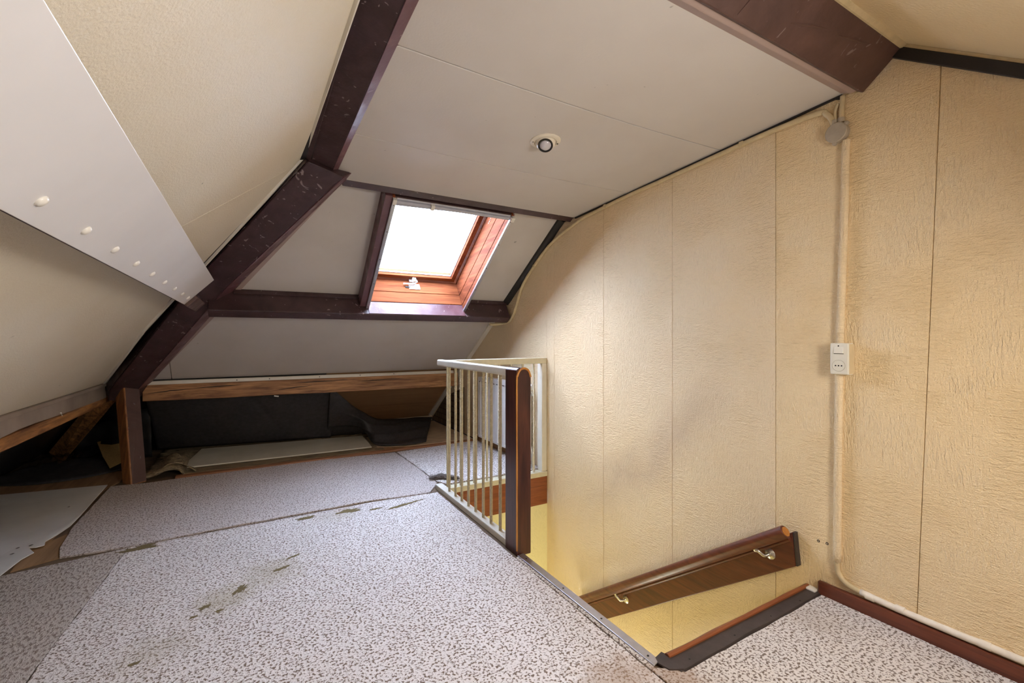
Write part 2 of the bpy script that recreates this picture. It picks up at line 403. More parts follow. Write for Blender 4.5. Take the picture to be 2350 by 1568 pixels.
# sections: left edge, left arris, right arris, right edge, back
hs = []
for (p1, p2, p3, p4) in (
        ((-1.050, 5.000, .772), (-.995, 4.90, .715), (-.815, 4.90, .718), (-.748, 5.010, .757)),
        ((-.351, 3.900, 1.577), (-.325, 3.80, 1.540), (-.150, 3.80, 1.500), (-.073, 3.905, 1.540)),
        ((.257, 2.760, 2.150), (.278, 2.70, 2.115), (.462, 2.70, 2.062), (.545, 2.800, 2.148))):
    b4 = V(p4) + V((0, .0, .12)); b1 = V(p1) + V((0, 0, .10))
    hs.append([V(p1), V(p2), V(p3), V(p4), b4, b1])
e = [p + V((-.03, .10, -.115)) * f for p, f in zip(hs[0], (.25, .8, 1.0, .5, .3, .2))]
MB().loft([e] + hs).build('rafter', 'dark_paint', hip, bevel=.007)
off = lambda a, b, f: a + (b - a) * f
MB().loft([[q[2] + V((.004, -.004, -.003)), q[3] + V((.002, -.003, -.004)), q[3] + V((0, .004, .004)), q[2] + V((0, .004, .004))] for q in hs]).build('lit_edge_face', 'purple_lit_edge_casing', hip, bevel=.002)  # face towards the roof window, its light painted as lighter purple
MB().loft([[q[0] + V((.006, -.01, -.008)), off(q[0], q[1], .9) + V((-.004, -.012, -.005)), off(q[0], q[1], .9), q[0]] for q in hs]).build('ledge_strip', 'dark_paint', hip, bevel=.003)
MB().loft([[back(u, v, 0), back(u + d, v, 0), back(u + d, v, -.010), back(u, v, -.010)] for u, v, d in ((-.755, -1.27, .040), (-.095, .0, .036), (.50, 1.19, .040))]).build('pinkish_edge', 'pinkish_trim', hip)  # thin pinkish-brown strip along the right side of the hip

tie = thing('tie_beam', (.36, 1.8, 2.1), 'dark brown overhead beam running from the hip towards the viewer', 'beam')
ts = []
for y in (2.83, .90):
    dz = .050 * (2.76 - y)
    ts.append([V((.257, y, 2.150 + dz)), V((.290, y, 2.137 + dz)), V((.408, y, 2.098 + dz)), V((.462, y, 2.131 + dz)), V((.462, y, 2.25 + dz)), V((.24, y, 2.25 + dz))])
MB().loft(ts).build('rafter', 'dark_paint', tie, bevel=.005)
MB().loft([[q[2] + V((0, 0, -.004)), q[3] + V((.004, 0, -.003)), q[3] + V((0, 0, .01)), q[2] + V((0, 0, .01))] for q in ts]).build('lit_edge_face', 'purple_lit_edge_casing', tie, bevel=.002)  # lighter purple stands in for the skylight on this face
MB().loft([[q[0] + V((.004, 0, -.012)), q[1] + V((.002, 0, -.012)), q[1], q[0]] for q in ts]).build('ledge_strip', 'dark_paint', tie, bevel=.003)

rb = thing('ridge_beam', (1.3, .85, 2.18), 'broad matt brown ridge beam across the top right of the ceiling', 'beam')
MB().prism([(.42, .945, 2.205), (.42, .913, 2.181), (.42, .772, 2.304), (.42, .772, 2.44), (.42, .945, 2.44)], (1.815, 0, 0)).build('beam_body', 'ridge_paint', rb, bevel=.004)
MB().prism([(.42, .992, 2.212), (.42, .952, 2.193), (.42, .930, 2.197), (.42, .947, 2.225), (.42, .992, 2.225)], (1.805, 0, 0)).build('lower_lath', 'pinkish_trim', rb, bevel=.003)
MB().prism([(.42, .785, 2.294), (.42, .776, 2.292), (.42, .758, 2.303), (.42, .772, 2.312)], (1.812, 0, 0)).build('cream_lath', 'conduit_cream', rb)
# brown creases of the wrapped covering on the ridge face
def rface(x, s, h): return V((x, .913 - .741 * s * .19 - .66 * h, 2.181 + .667 * s * .19 - .75 * h))
for x0, s0, x1, s1 in ((1.36, .08, 1.40, .80), (1.60, .35, 1.78, .55), (1.85, .55, 2.05, .70)):
    pts = [rface(off(x0, x1, i / 6), off(s0, s1, i / 6), .001) for i in range(7)]
    MB().tube(pts, .004, 6, lambda i: .001 + .004 * math.sin(PI * i / 6)).build('crease', 'ridge_paint', rb, smooth=True)

up = thing('upper_purlin', (1.4, 2.9, 2.08), 'thin dark purlin line between flat ceiling and roof window slope', 'beam')
MB().box((.49, 1.185, -.110), (2.225, 1.236, -.0005), back).build('purlin', 'dark_paint', up, bevel=.004)
MB().box((.50, 1.150, -.012), (.79, 1.184, -.001), back).build('pinkish_strip', 'pinkish_trim', up)  # thin pinkish-brown strip below the upper purlin
MB().box((1.735, 1.150, -.012), (2.17, 1.184, -.001), back).build('pinkish_strip', 'pinkish_trim', up)
lpu = thing('lower_purlin', (1.0, 3.9, 1.3), 'thick dark brown purlin under the roof window, from hip to gable', 'beam')
MB().box((-.255, -.090, -.195), (2.215, -.002, -.0005), back).build('purlin', 'dark_paint', lpu, bevel=.006)
MB().box((-.10, -.002, -.042), (.80, .012, -.004), back).build('top_lath', 'dark_paint', lpu, bevel=.002)
MB().box((1.75, -.002, -.042), (2.215, .012, -.004), back).build('top_lath', 'dark_paint', lpu, bevel=.002)
MB().box((-.22, -.150, -.012), (2.20, -.091, -.001), back).build('pinkish_strip', 'pinkish_trim', lpu)  # thin pinkish-brown strip below the lower purlin

# left purlin carrying the white plank
lp_ = thing('left_purlin', (-.33, 3.6, 1.33), 'short dark purlin end between the white plank and the hip rafter', 'beam')
MB().box((3.24, .912, -.150), (3.74, .992, -.113), left).build('purlin_end', 'ridge_paint', lp_, bevel=.006)
MB().box((-.6, .908, -.113), (3.74, 1.00, -.001), left).build('purlin', 'dark_paint', lp_, bevel=.004)
pk = thing('wall_plank', (-.26, 1.5, 1.34), 'smooth white screwed plank running towards the viewer below the left slope', 'plank')
MB().box((-.5, .915, -.132), (3.225, 1.124, -.115), left).build('plank', 'plank_white', pk, bevel=.0015)
for y in (.78, 1.03, 1.265, 1.50, 1.75, 2.01, 2.28, 2.56, 2.84, 3.09):
    MB().lathe(left(y, .958, -.131), left(0, 0, -1) - left(0, 0, 0), [(.0115, 0), (.0115, .002), (.009, .006), (.004, .008), (0, .0083)], 14).build('screw_cap', 'screw_white', pk, smooth=True)

# ---- knee wall on the window side
kb = thing('knee_beam', (.6, 5.05, .58), 'cracked raw brown knee beam above the black cloth', 'beam')
secs = []
for i in range(25):
    x = -.80 + i * (2.95 / 24); j = .004 * mnoise.noise(V((x * 3, 0, 0))); q = .005 * mnoise.noise(V((x * 2, 5, 0)))
    f = i / 24
    secs.append([V((x, 5.0 + j, .598 - .02 * f + q)), V((x, 5.0 + j, .741 - .006 * f)), V((x, 5.10, .741 - .006 * f)), V((x, 5.10, .598 - .02 * f))])
MB().loft(secs).build('beam_body', 'raw_beam_wood', kb, bevel=.006)
for x0, z0, x1, z1 in ((-.76, .668, -.45, .695), (-.45, .695, -.05, .71), (.35, .70, .9, .712), (.25, .645, .55, .67), (1.0, .690, 1.45, .70)):
    pts = [V((off(x0, x1, i / 8), 4.998, off(z0, z1, i / 8) + .006 * mnoise.noise(V((i * 1.7, x0, 3))))) for i in range(9)]
    MB().tube(pts, .003, 5, lambda i: .0008 + .0035 * math.sin(PI * i / 8)).build('crack', 'screw_dark', kb)
MB().loft([[V((x, 4.985, .741 - f)), V((x, 4.985, .772 - f + .004 * mnoise.noise(V((x * 2, 1, 1))))), V((x, 5.03, .774 - f)), V((x, 5.03, .741 - f))] for x, f in [(-.77 + i * 2.86 / 12, .006 * i / 12) for i in range(13)]]).build('white_lath', 'white_trim', kb, bevel=.003)
for x in (-.10, .17, .62, 1.02, 1.38): MB().lathe((x, 4.985, .755), (0, -1, 0), [(.005, 0), (.005, .001), (0, .0015)], 8).build('nail_head', 'screw_dark', kb)

post = thing('knee_post', (-.79, 4.63, 0), 'squat leaning timber post, orange left face and dark right face', 'post')
ang = math.radians(38); hw = .056
def psec(c, zt, tilt=0.0):
    a = V((math.cos(ang), math.sin(ang), 0)) * hw; b = V((-math.sin(ang), math.cos(ang), 0)) * hw
    pts = [-a - b, a - b, a + b, -a + b]
    out = []
    for i, q in enumerate(pts): out.append(V(c) + q + V((0, 0, zt + (tilt * q.dot(V((-1, .4, 0))))))) 
    return out
foot = psec((-.793, 4.655, 0), -.008); head = psec((-.895, 4.955, 0), .735, -1.1)
MB().loft([foot, [off(a, b, .5) + V((0, 0, 0)) for a, b in zip(foot, head)], head]).build('timber', 'post_wood', post, bevel=.008)
# dark painted face of the post (towards the room)
f1, f2, h2, h1 = foot[0], foot[1], head[1], head[0]
nrm = (f2 - f1).cross(h1 - f1).normalized()
if nrm.y > 0: nrm = -nrm
def pf(a, t): return off(off(foot[0], foot[1], a), off(head[0], head[1], a), t)
MB().hexa([pf(.10, .01) + nrm * .002, pf(.97, .01) + nrm * .002, pf(.97, .01) - nrm * .01, pf(.10, .01) - nrm * .01,
           pf(.10, .99) + nrm * .002, pf(.97, .99) + nrm * .002, pf(.97, .99) - nrm * .01, pf(.10, .99) - nrm * .01]).build('painted_face', 'ridge_paint', post)['label'] = 'dark brown painted side of the post'

# ---- wall plate on the left eaves
pl = thing('eaves_plate', (-1.1, 3.5, .57), 'old wall plate with sagging grey-brown cover board at the left eaves', 'beam')
secs = []
for i in range(31):
    y = -1.2 + i * (6.22 / 30); w_ = .008 * mnoise.noise(V((0, y * 2.2, 1)))
    drop = .105 + .012 * mnoise.noise(V((3, y * 1.3, 0))) + .02 * max(0, (y - 4)) 
    secs.append([V((-1.045, y, .768)), V((-1.040 + w_, y, .768 - drop)), V((-1.060 + w_, y, .766 - drop)), V((-1.06, y, .768))])
MB().loft(secs).build('cover_board', 'grey_board', pl, bevel=.003)
MB().loft([[V((-1.030, y, .770)), V((-1.028, y, .748 - .004 * mnoise.noise(V((1, y * 3, 0))))), V((-1.046, y, .748)), V((-1.05, y, .772))] for y in [-1.2 + i * 6.2 / 20 for i in range(21)]]).build('upper_lath', 'grey_board', pl, bevel=.003)
MB().loft([[V((-1.056, y, .655)), V((-1.056, y, .585)), V((-1.125, y, .575)), V((-1.125, y, .655))] for y in [-1.2 + i * 6.3 / 12 for i in range(13)]]).build('plate_timber', 'plate_wood', pl, bevel=.008)
nl = MB().tube([(-1.036, 3.93, .672), (-1.010, 3.86, .664)], .0022, 6).lathe((-1.036, 3.93, .672), (-.4, 1, .2), [(.006, 0), (.006, .003), (0, .004)], 8)
nl.build('nail', 'screw_white', pl)
# hip tail running down to the eaves floor
ht = MB().loft([[V((-1.02, 5.04, .715)), V((-.965, 5.06, .64)), V((-1.03, 5.13, .60)), V((-1.10, 5.10, .70))], [V((-1.61, 5.90, .10)), V((-1.49, 5.74, .0)), V((-1.56, 5.86, .0)), V((-1.66, 5.96, .06))]])
tag(ht.build('rafter_tail', 'plate_wood', bevel=.006), 'brown rafter foot slanting down into the dark left eaves', 'rafter')

# ================================================================== ROOF WINDOW
def sk(u, v, t): return back(u - .035 * v, v, t)
win = thing('window_1', sk(1.3, .5, 0), 'open timber-lined roof window with bright white pane', 'roof window', kind='structure')
VT = 1.175
for t0, t1 in ((.055, .188), (-.062, .050), (-.118, -.067)):      # lining boards, sides and head
    MB().box((1.728, .0, t0), (1.746, VT, t1), sk).build('lining_board', 'window_wood_side', win, bevel=.003)
    MB().box((.842, .0, t0), (.860, VT, t1), sk).build('lining_board', 'window_wood_side', win, bevel=.003)
    MB().box((.86, VT - .018, t0), (1.728, VT, t1), sk).build('lining_board', 'dark_paint', win, bevel=.003)
for t0, t1 in ((.055, .188), (-.062, .050)):
    MB().box((.86, -.012, t0), (1.728, .004, t1), sk).build('lining_board', 'window_wood', win, bevel=.003)
MB().box((.862, -.003, -.190), (1.735, .002, -.067), sk).build('sill_board', 'purple_lit_edge_casing', win, bevel=.002)  # purlin top under the window, skylight put into its purple tone
# outer frame (behind the gap) and sash
for lo, hi in (((.835, -.03, .188), (.868, 1.19, .30)), ((1.722, -.03, .188), (1.755, 1.19, .30)), ((.868, -.03, .188), (1.722, .006, .30)), ((.868, 1.165, .188), (1.722, 1.19, .30))):
    MB().box(lo, hi, sk).build('window_frame', 'window_wood', win)
sash = MB().box((.884, .020, .198), (1.706, .062, .272), sk).build('sash_rail', 'window_wood', win, bevel=.004)
MB().box((.884, 1.112, .198), (1.706, 1.155, .272), sk).build('sash_rail', 'window_wood', win, bevel=.004)
for a, b in ((.884, .926), (1.664, 1.706)): MB().box((a, .062, .198), (b, 1.112, .272), sk).build('sash_stile', 'window_wood_side', win, bevel=.004)
MB().box((.926, .062, .240), (1.664, 1.112, .246), sk).build('pane', 'glass', win)
for lo, hi in (((.926, .062, .225), (.932, 1.112, .240)), ((1.658, .062, .225), (1.664, 1.112, .240)), ((.932, .062, .225), (1.658, .068, .240))):
    MB().box(lo, hi, sk).build('glazing_bead', 'blind_grey', win)
# latch
la = MB().box((1.262, .010, .170), (1.342, .016, .1975), sk).build('latch_plate', 'screw_white', win, bevel=.003)
MB().box((1.286, .022, .150), (1.318, .050, .197), sk).build('latch_bracket', 'screw_white', win, bevel=.004)
MB().tube([sk(1.318, .030, .155), sk(1.30, .026, .140), sk(1.20, .024, .135)], .0085, 10).build('latch_handle', 'screw_white', win, smooth=True)
MB().box((1.25, .0035, .090), (1.352, .010, .150), sk).build('strike_plate', 'screw_white', win, bevel=.002)
MB().box((1.215, .004, .105), (1.262, .012, .117), sk).build('strike_bolt', 'screw_dark', win, bevel=.002)
for u in (1.27, 1.334): MB().lathe(sk(u, .036, .1975), sk(0, 0, -1) - sk(0, 0, 0), [(.007, 0), (.006, .003), (0, .004)], 10).build('screw', 'screw_dark', win)
# dark casing on the left, aluminium blind tracks, blind headrail
MB().box((.795, .0, -.120), (.842, VT, .0), sk).build('casing', 'purple_lit_edge_casing', win, bevel=.003)
MB().box((1.746, .004, -.118), (1.756, VT, .0), sk).build('casing', 'pinkish_trim', win, bevel=.002)
for a, b in ((.842, .868), (1.722, 1.746)):
    MB().box((a, -.005, -.138), (b, VT - .01, -.120), sk).build('blind_track', 'aluminium', win, bevel=.003)
for u in (.855, 1.734):
    for v in (.03, .32, .60, .88, 1.12): MB().lathe(sk(u, v, -.138), sk(0, 0, -1) - sk(0, 0, 0), [(.004, 0), (.003, .002), (0, .0025)], 8).build('screw', 'screw_dark', win)
MB().box((.868, 1.128, -.130), (1.722, 1.150, -.100), sk).build('blind_rail', 'blind_grey', win, bevel=.004)
MB().tube([sk(.872, 1.160, -.108), sk(1.72, 1.160, -.108)], .013, 12).build('blind_roller', 'blind_grey', win, smooth=True)
MB().loft([[sk(u, 1.130, -.112), sk(u, 1.130, -.108), sk(u, 1.130 - h, -.104), sk(u, 1.130 - h, -.108)] for u, h in ((.868, .035), (1.05, .028), (1.3, .018), (1.722, .006))]).build('blind_fabric', 'blind_grey', win)
for u in (.855, 1.115, 1.742): MB().box((u - .012, 1.125, -.145), (u + .014, 1.165, -.115), sk).build('blind_clip', 'screw_white', win, bevel=.003)
ch = MB()
for i in range(14): ch.lathe(sk(1.727, .86 + .018 * i, .12), (1, 0, 0), [(.001, -.005), (.0045, -.003), (.0045, .003), (.001, .005)], 6)
c_ = ch.build('pull_chain', 'steel', win); c_['kind'] = 'stuff'
tag(MB().prism([back(.757, 1.15, -.0005), back(.779, 1.15, -.0005), back(.815, .20, -.0005), back(.789, .20, -.0005)], back(0, 0, -.001) - back(0, 0, 0)).build('masking_tape', 'green_tape'), 'long strip of green masking tape beside the left window casing', 'tape')

# ================================================================== GABLE TRIMS AND SERVICES
def rag(pts, n, amp, seed):
    """ragged polyline"""
    out = []
    for i in range(len(pts) - 1):
        for j in range(n):
            f = j / n; p = off(V(pts[i]), V(pts[i + 1]), f); q = amp * mnoise.noise(p * 14 + V((seed, seed, 0)))
            out.append((p, q))
    out.append((V(pts[-1]), 0)); return out
# black strip in the corner between roof boards and gable
secs = []
for p, q in rag([back(2.2, .0, 0), back(2.2, 1.12, 0)], 14, .010, 3):
    secs.append([p + V((-.012, 0, 0)) , p + V((-.010, -.012, -.018)), p + V((.036, -.02 + q, -.036 + q)), p + V((.038, 0, 0))])
S('', MB().loft(secs).build('trim_1', 'black_strip'), 'torn black tape strip along the corner of roof slope and gable', 'trim')
secs = [[p + V((-.015, 0, 0)), p + V((-.012, -.010, -.018)), p + V((.036, -.012, -.020)), p + V((.038, 0, 0))] for p, q in rag([back(2.2, -2.6, 0), back(2.2, -.16, 0)], 10, 0, 1)]
S('', MB().loft(secs).build('trim_2', 'white_trim'), 'cream painted strip where the lower roof slope meets the gable', 'trim')
# dark strip under the near slope on the gable
S('', MB().prism([near(2.222, -.030, -.012), near(2.222, 2.9, -.012), near(2.222, 2.9, -.052), near(2.222, -.030, -.052)], (.018, 0, 0)).build('trim_3', 'black_strip', bevel=.002), 'dark brown strip descending to the right under the near slope', 'trim')
S('', MB().prism([near(2.226, .0, -.0005), near(2.226, 2.9, -.0005), near(2.226, 2.9, -.012), near(2.226, .0, -.012)], (.013, 0, 0)).build('trim_4', 'conduit_cream'), 'thin cream lath above the dark strip under the near slope', 'trim')
S('', MB().prism([flat(2.228, .99, -.001), flat(2.228, 2.86, -.001), flat(2.228, 2.86, -.010), flat(2.228, 1.02, -.008), flat(2.228, .99, -.022)], (.012, 0, 0)).build('trim_5', 'black_strip'), 'thin black gap strip between flat ceiling and gable wall', 'trim')

def smooth_path(pts, n=6):
    pts = [V(p) for p in pts]; out = []
    for i in range(len(pts) - 1):
        p0 = pts[max(i - 1, 0)]; p1 = pts[i]; p2 = pts[i + 1]; p3 = pts[min(i + 2, len(pts) - 1)]
        for j in range(n):
            t = j / n
            out.append(.5 * ((2 * p1) + (p2 - p0) * t + (2 * p0 - 5 * p1 + 4 * p2 - p3) * t * t + (3 * p1 - p0 - 3 * p2 + p3) * t ** 3))
    out.append(pts[-1]); return out
cable = thing('roof_cable', (2.225, 2.2, 2.1), 'cream cable pipe following ceiling edge and roof slope down to the purlin', 'cable')
yz = [(1.020, 2.085), (1.030, 2.118), (1.052, 2.150), (1.085, 2.166), (1.30, 2.168), (1.61, 2.152), (1.95, 2.133), (2.278, 2.117), (2.60, 2.090), (2.80, 2.066), (3.10, 1.985), (3.284, 1.905), (3.481, 1.779), (3.66, 1.635), (3.775, 1.45), (3.830, 1.370), (3.90, 1.315)]
pts = [(2.227, y, z) for y, z in yz] + [(2.215, 4.0, 1.295), (2.16, 4.03, 1.288), (2.08, 4.04, 1.285)]
MB().tube(smooth_path(pts), .0125, 10).build('cable', 'conduit_cream', cable, smooth='full')
MB().tube(smooth_path([(2.232, y - .012, z + (.011 if y < 2.8 else .0)) for y, z in yz[9:]]), .006, 8).build('thin_cable', 'conduit_cream', cable, smooth='full')
MB().tube(smooth_path([(2.227, .985, 2.20), (2.227, .988, 2.15), (2.227, .992, 2.09)]), .010, 10).build('riser', 'conduit_cream', cable, smooth='full')
MB().tube(smooth_path([(2.229, 1.004, 2.175), (2.229, 1.016, 2.14), (2.229, 1.010, 2.09)]), .007, 8).build('cable_loop', 'conduit_cream', cable, smooth='full')
for y, z in ((1.45, 2.161), (2.5, 2.100), (3.45, 1.80)): MB().box((2.214, y - .012, z - .012), (2.239, y + .012, z + .014)).build('cable_clip', 'conduit_cream', cable, bevel=.003)

jb = thing('junction_box', (2.24, 1.004, 2.03), 'small round grey junction box high on the wall below the ridge', 'junction box')
MB().lathe((2.24, 1.004, 2.045), (-1, 0, 0), [(.041, 0), (.042, .020), (.040, .026)], 28).build('box_body', 'box_grey', jb, smooth=True)
MB().lathe((2.214, 1.004, 2.045), (-1, 0, 0), [(.043, 0), (.043, .005), (.040, .008), (0, .009)], 28).build('lid', 'box_grey', jb, smooth=True)
for y, z in ((.966, 2.072), (1.012, 2.000)): MB().lathe((2.222, y, z), (-1, 0, 0), [(.009, 0), (.009, .012), (.005, .014), (0, .014)], 12).build('lid_lug', 'box_grey', jb, smooth=True)
for y, z in ((1.016, 2.086), (.990, 2.086)): MB().tube([(2.226, y, z), (2.226, y + .001, z + .02)], .013, 12).build('inlet', 'box_grey', jb, smooth=True)

cond = thing('wall_conduit', (2.23, 1.0, 0), 'papered-over vertical pipe from junction box through the switch to the skirting', 'pipe')
cp = [(2.231, .972, 2.005), (2.231, .976, 1.95), (2.231, .982, 1.67), (2.231, .990, 1.41), (2.231, .997, 1.18), (2.231, 1.002, .91), (2.231, 1.006, .53), (2.231, 1.009, .17)]
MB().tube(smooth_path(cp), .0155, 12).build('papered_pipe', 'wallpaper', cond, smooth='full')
MB().tube(smooth_path([(2.231, 1.009, .17), (2.231, 1.004, .125), (2.230, .975, .092), (2.229, .92, .080)]), .011, 12).build('pipe_bend', 'conduit_cream', cond, smooth='full')
bp = thing('skirting_pipe', (2.229, .0, .07), 'white painted pipe lying on top of the skirting board', 'pipe')
MB().tube(smooth_path([(2.229, .92, .080), (2.228, .79, .074), (2.228, .6, .074), (2.228, .45, .076), (2.228, -.6, .074), (2.228, -2.3, .074)]), .0125, 12).build('pipe', 'conduit_white', bp, smooth='full')
for y in (.90, .80, .56, .2): MB().tube([(2.2285, y, .0755), (2.2285, y - .03, .0755)], .0145, 12).build('pipe_sleeve', 'conduit_white', bp, smooth=True)

sw = thing('switch_socket', (2.24, .985, .99), 'white surface box with light switch above a round three-hole socket', 'switch')
MB().box((2.192, .9475, .993), (2.239, 1.0205, 1.128)).build('box_body', 'plastic_white', sw, bevel=.006)
MB().box((2.196, .9455, .997), (2.239, .9485, 1.124)).build('box_side', 'plastic_side', sw, bevel=.002)
MB().hexa([(2.187, .968, 1.084), (2.187, 1.003, 1.084), (2.1935, 1.003, 1.084), (2.1935, .968, 1.084), (2.191, .968, 1.110), (2.191, 1.003, 1.110), (2.1935, 1.003, 1.110), (2.1935, .968, 1.110)]).build('rocker', 'plastic_white', sw, bevel=.001)
MB().box((2.1915, .9665, 1.0815), (2.1935, 1.004, 1.084)).build('rocker_gap', 'screw_dark', sw)
MB().lathe((2.192, .9855, 1.031), (-1, 0, 0), [(.0235, -.001), (.0235, .0018), (.0215, .0022), (.0205, .0010), (0, .0010)], 32).build('socket_face', 'plastic_white', sw, smooth=True)
MB().lathe((2.1922, .9855, 1.031), (-1, 0, 0), [(.0250, -.001), (.0250, .0006), (.0238, .0006), (.0238, -.001)], 32).build('socket_groove', 'box_grey', sw)
for y in (.974, .9855, .997): MB().lathe((2.192, y, 1.031), (-1, 0, 0), [(.0032, 0), (.0032, .0014), (0, .0015)], 12).build('socket_hole', 'screw_dark', [c for c in sw.children if c.name.startswith('socket_face')][0])
MB().lathe((2.1925, .9865, 1.116), (-1, 0, 0), [(.003, 0), (.003, .001), (0, .0012)], 12).build('screw', 'screw_dark', sw)
pg = []
for y, z in ((1.089, .227), (1.053, .229)):
    o = MB().lathe((2.241, y, z), (-1, 0, 0), [(.0065, 0), (.006, .002), (.003, .003), (.0035, .001), (0, .0005)], 12).build('wall_plug', 'screw_dark')
    pg.append(o)
tag(pg[0], 'left black screw plug in the yellow wall above the skirting end', 'wall plug', 'screw plugs in the yellow wall')
tag(pg[1], 'right black screw plug in the yellow wall, nearer the pipe', 'wall plug', 'screw plugs in the yellow wall')

# ceiling spotlight
sp = thing('ceiling_spotlight', flat(1.312, 1.925, 0), 'cream recessed eyeball spotlight in the flat ceiling', 'spotlight')
c0 = flat(1.312, 1.925, 0)
MB().lathe(c0 + V((0, 0, .001)), (0, -.056, -1), [(.078, 0), (.078, .004), (.071, .009), (.058, .010), (.056, .004), (.055, .0)], 40).build('flange', 'spot_cream', sp, smooth=True)
ed = V((-.30, -.42, -.86)).normalized()
MB().lathe(c0 + V((0, 0, .004)), ed, [(.054 * math.sin(a), .054 * -math.cos(a)) for a in [PI * q / 14 for q in range(7, 12)]] + [(.037, .046), (.033, .042), (.031, .034)], 32).build('eyeball', 'spot_cream', sp, smooth=True)
MB().lathe(c0 + V((0, 0, .004)) + ed * .040, ed, [(.0375, -.006), (.0385, .004), (.037, .007), (.032, .006), (.031, -.004)], 32).build('lamp_ring', 'screw_dark', [c for c in sp.children if c.name.startswith('eyeball')][0], smooth=True)
MB().lathe(c0 + V((0, 0, .004)) + ed * .040, ed, [(.031, -.004), (.029, .004), (.021, .010), (.010, .013), (0, .0135)], 28).build('bulb', 'bulb', [c for c in sp.children if c.name.startswith('eyeball')][0], smooth='full')
for d in ((-.061, .022), (.061, -.020)): MB().lathe(c0 + V((d[0], d[1], -.008)), (0, 0, -1), [(.0042, 0), (.004, .0025), (0, .003)], 12).build('screw', 'screw_dark', sp)

# ================================================================== STAIR EDGE
rail = thing('stair_railing', (1.26, 2.7, 0), 'white painted stair railing with ribbed bars and dark newel post', 'railing')
MB().box((1.243, 2.185, .938), (1.290, 3.300, .985)).build('top_rail', 'white_paint', rail, bevel=.010, seg=3)
MB().box((1.290, 3.262, .930), (2.238, 3.302, .980)).build('top_rail', 'cream_rail_paint', rail, bevel=.006)
MB().box((1.235, 2.19, -.008), (1.290, 3.31, .030)).build('bottom_rail', 'white_paint', rail, bevel=.004)
MB().box((1.290, 3.252, -.046), (2.238, 3.335, -.004)).build('bottom_rail', 'cream_rail_paint', rail, bevel=.004)
MB().box((2.188, 3.262, -.004), (2.238, 3.335, .930)).build('wall_post', 'white_paint', rail, bevel=.004)
def bar_mesh(h, r=.0088, pitch=.0085):
    m_ = MB(); n = int(h / (pitch / 4)); secs = []
    for i in range(n + 1):
        z = h * i / n; row = []
        for j in range(8):
            a = 2 * PI * j / 8; ph = (z / pitch + j / 8.0) % 1.0
            rr = r + (.0012 if ph < .5 else -.0006)
            row.append(V((rr * math.cos(a), rr * math.sin(a), z)))
        secs.append(row)
    return m_.loft(secs)
def bar(x, y, z0, z1, me=None):
    if me is None:
        b_ = bar_mesh(z1 - z0); b_.v = [p + V((x, y, z0)) for p in b_.v]
        o = b_.build('baluster', 'baluster_paint', rail)
        me = o.data
        # move the origin to the bar's foot so that copies can share the mesh
        sh = V((x, y, z0)) - V(rail.location)
        for v_ in me.vertices: v_.co -= sh
        o.location = sh; return o
    o = me.copy(); COL.objects.link(o); o.parent = rail; o.location = V((x, y, z0)) - V(rail.location); return o
b0 = None
for y in (3.205, 3.098, 2.983, 2.874, 2.763, 2.653, 2.543, 2.437, 2.322):
    if y == 3.205: continue
    o = bar(1.265, y, .028, .940, b0); b0 = b0 or o
b1 = None
for x in (1.325, 1.436, 1.551, 1.666, 1.778, 1.89, 2.004, 2.116):
    o = bar(x, 3.283, -.006, .932, b1); b1 = b1 or o
# newel
nx0, nx1, ny0, ny1 = 1.226, 1.316, 2.068, 2.195
prof = [(nx0, -.012), (nx1, -.012), (nx1, .925)]
for i in range(7): a = PI / 2 * i / 6; prof.append((nx1 - .042 + .042 * math.cos(a), .945 + .045 * math.sin(a)))
prof += [(nx0 + .012, .990), (nx0, .978)]
nw = MB().prism([(x, ny0, z) for x, z in prof], (0, ny1 - ny0, 0)).build('newel_post', 'mahogany_z', rail, bevel=.006, seg=2)
edge = [V((nx0 + .0015, ny0 + .0015, .02)), V((nx0 + .0015, ny0 + .0015, .55)), V((nx0 + .0015, ny0 + .0015, .90)), V((nx0 + .005, ny0 + .001, .95)), V((nx0 + .022, ny0 + .001, .980)), V((nx0 + .05, ny0 + .0015, .987)), V((nx0 + .075, ny0 + .002, .972)), V((nx0 + .087, ny0 + .0015, .94))]
MB().tube(smooth_path(edge, 5), .0045, 8, lambda i: .0042 + .0022 * abs(mnoise.noise(V((i * .4, 0, 0)))) + (.002 if i > 12 else 0)).build('worn_edge', 'worn_edge', nw, smooth='full')
tag(MB().box((1.262, 3.256, -.285), (2.237, 3.300, -.047)).build('fascia_board', 'mahogany_x', bevel=.003), 'reddish brown fascia board under the far railing over the stairwell', 'board')

nose = thing('stair_nosing', (1.247, 1.6, 0), 'shiny aluminium edge strip along the landing carpet beside the stairwell', 'edge strip')
MB().hexa([(1.225, 1.125, .001), (1.263, 1.132, .001), (1.262, 2.062, .001), (1.222, 2.058, .001), (1.227, 1.127, .004), (1.261, 1.134, .006), (1.260, 2.060, .006), (1.224, 2.056, .004)]).build('tread_strip', 'aluminium', nose, bevel=.0015)
MB().box((1.2605, 1.132, -.028), (1.2645, 2.06, .004)).build('strip_lip', 'aluminium', nose, bevel=.001)
for y in (1.17, 1.42, 1.68, 2.0): MB().lathe((1.243, y, .0055), (0, 0, 1), [(.0045, 0), (.004, .001), (0, .0012)], 10).build('screw', 'screw_dark', nose)

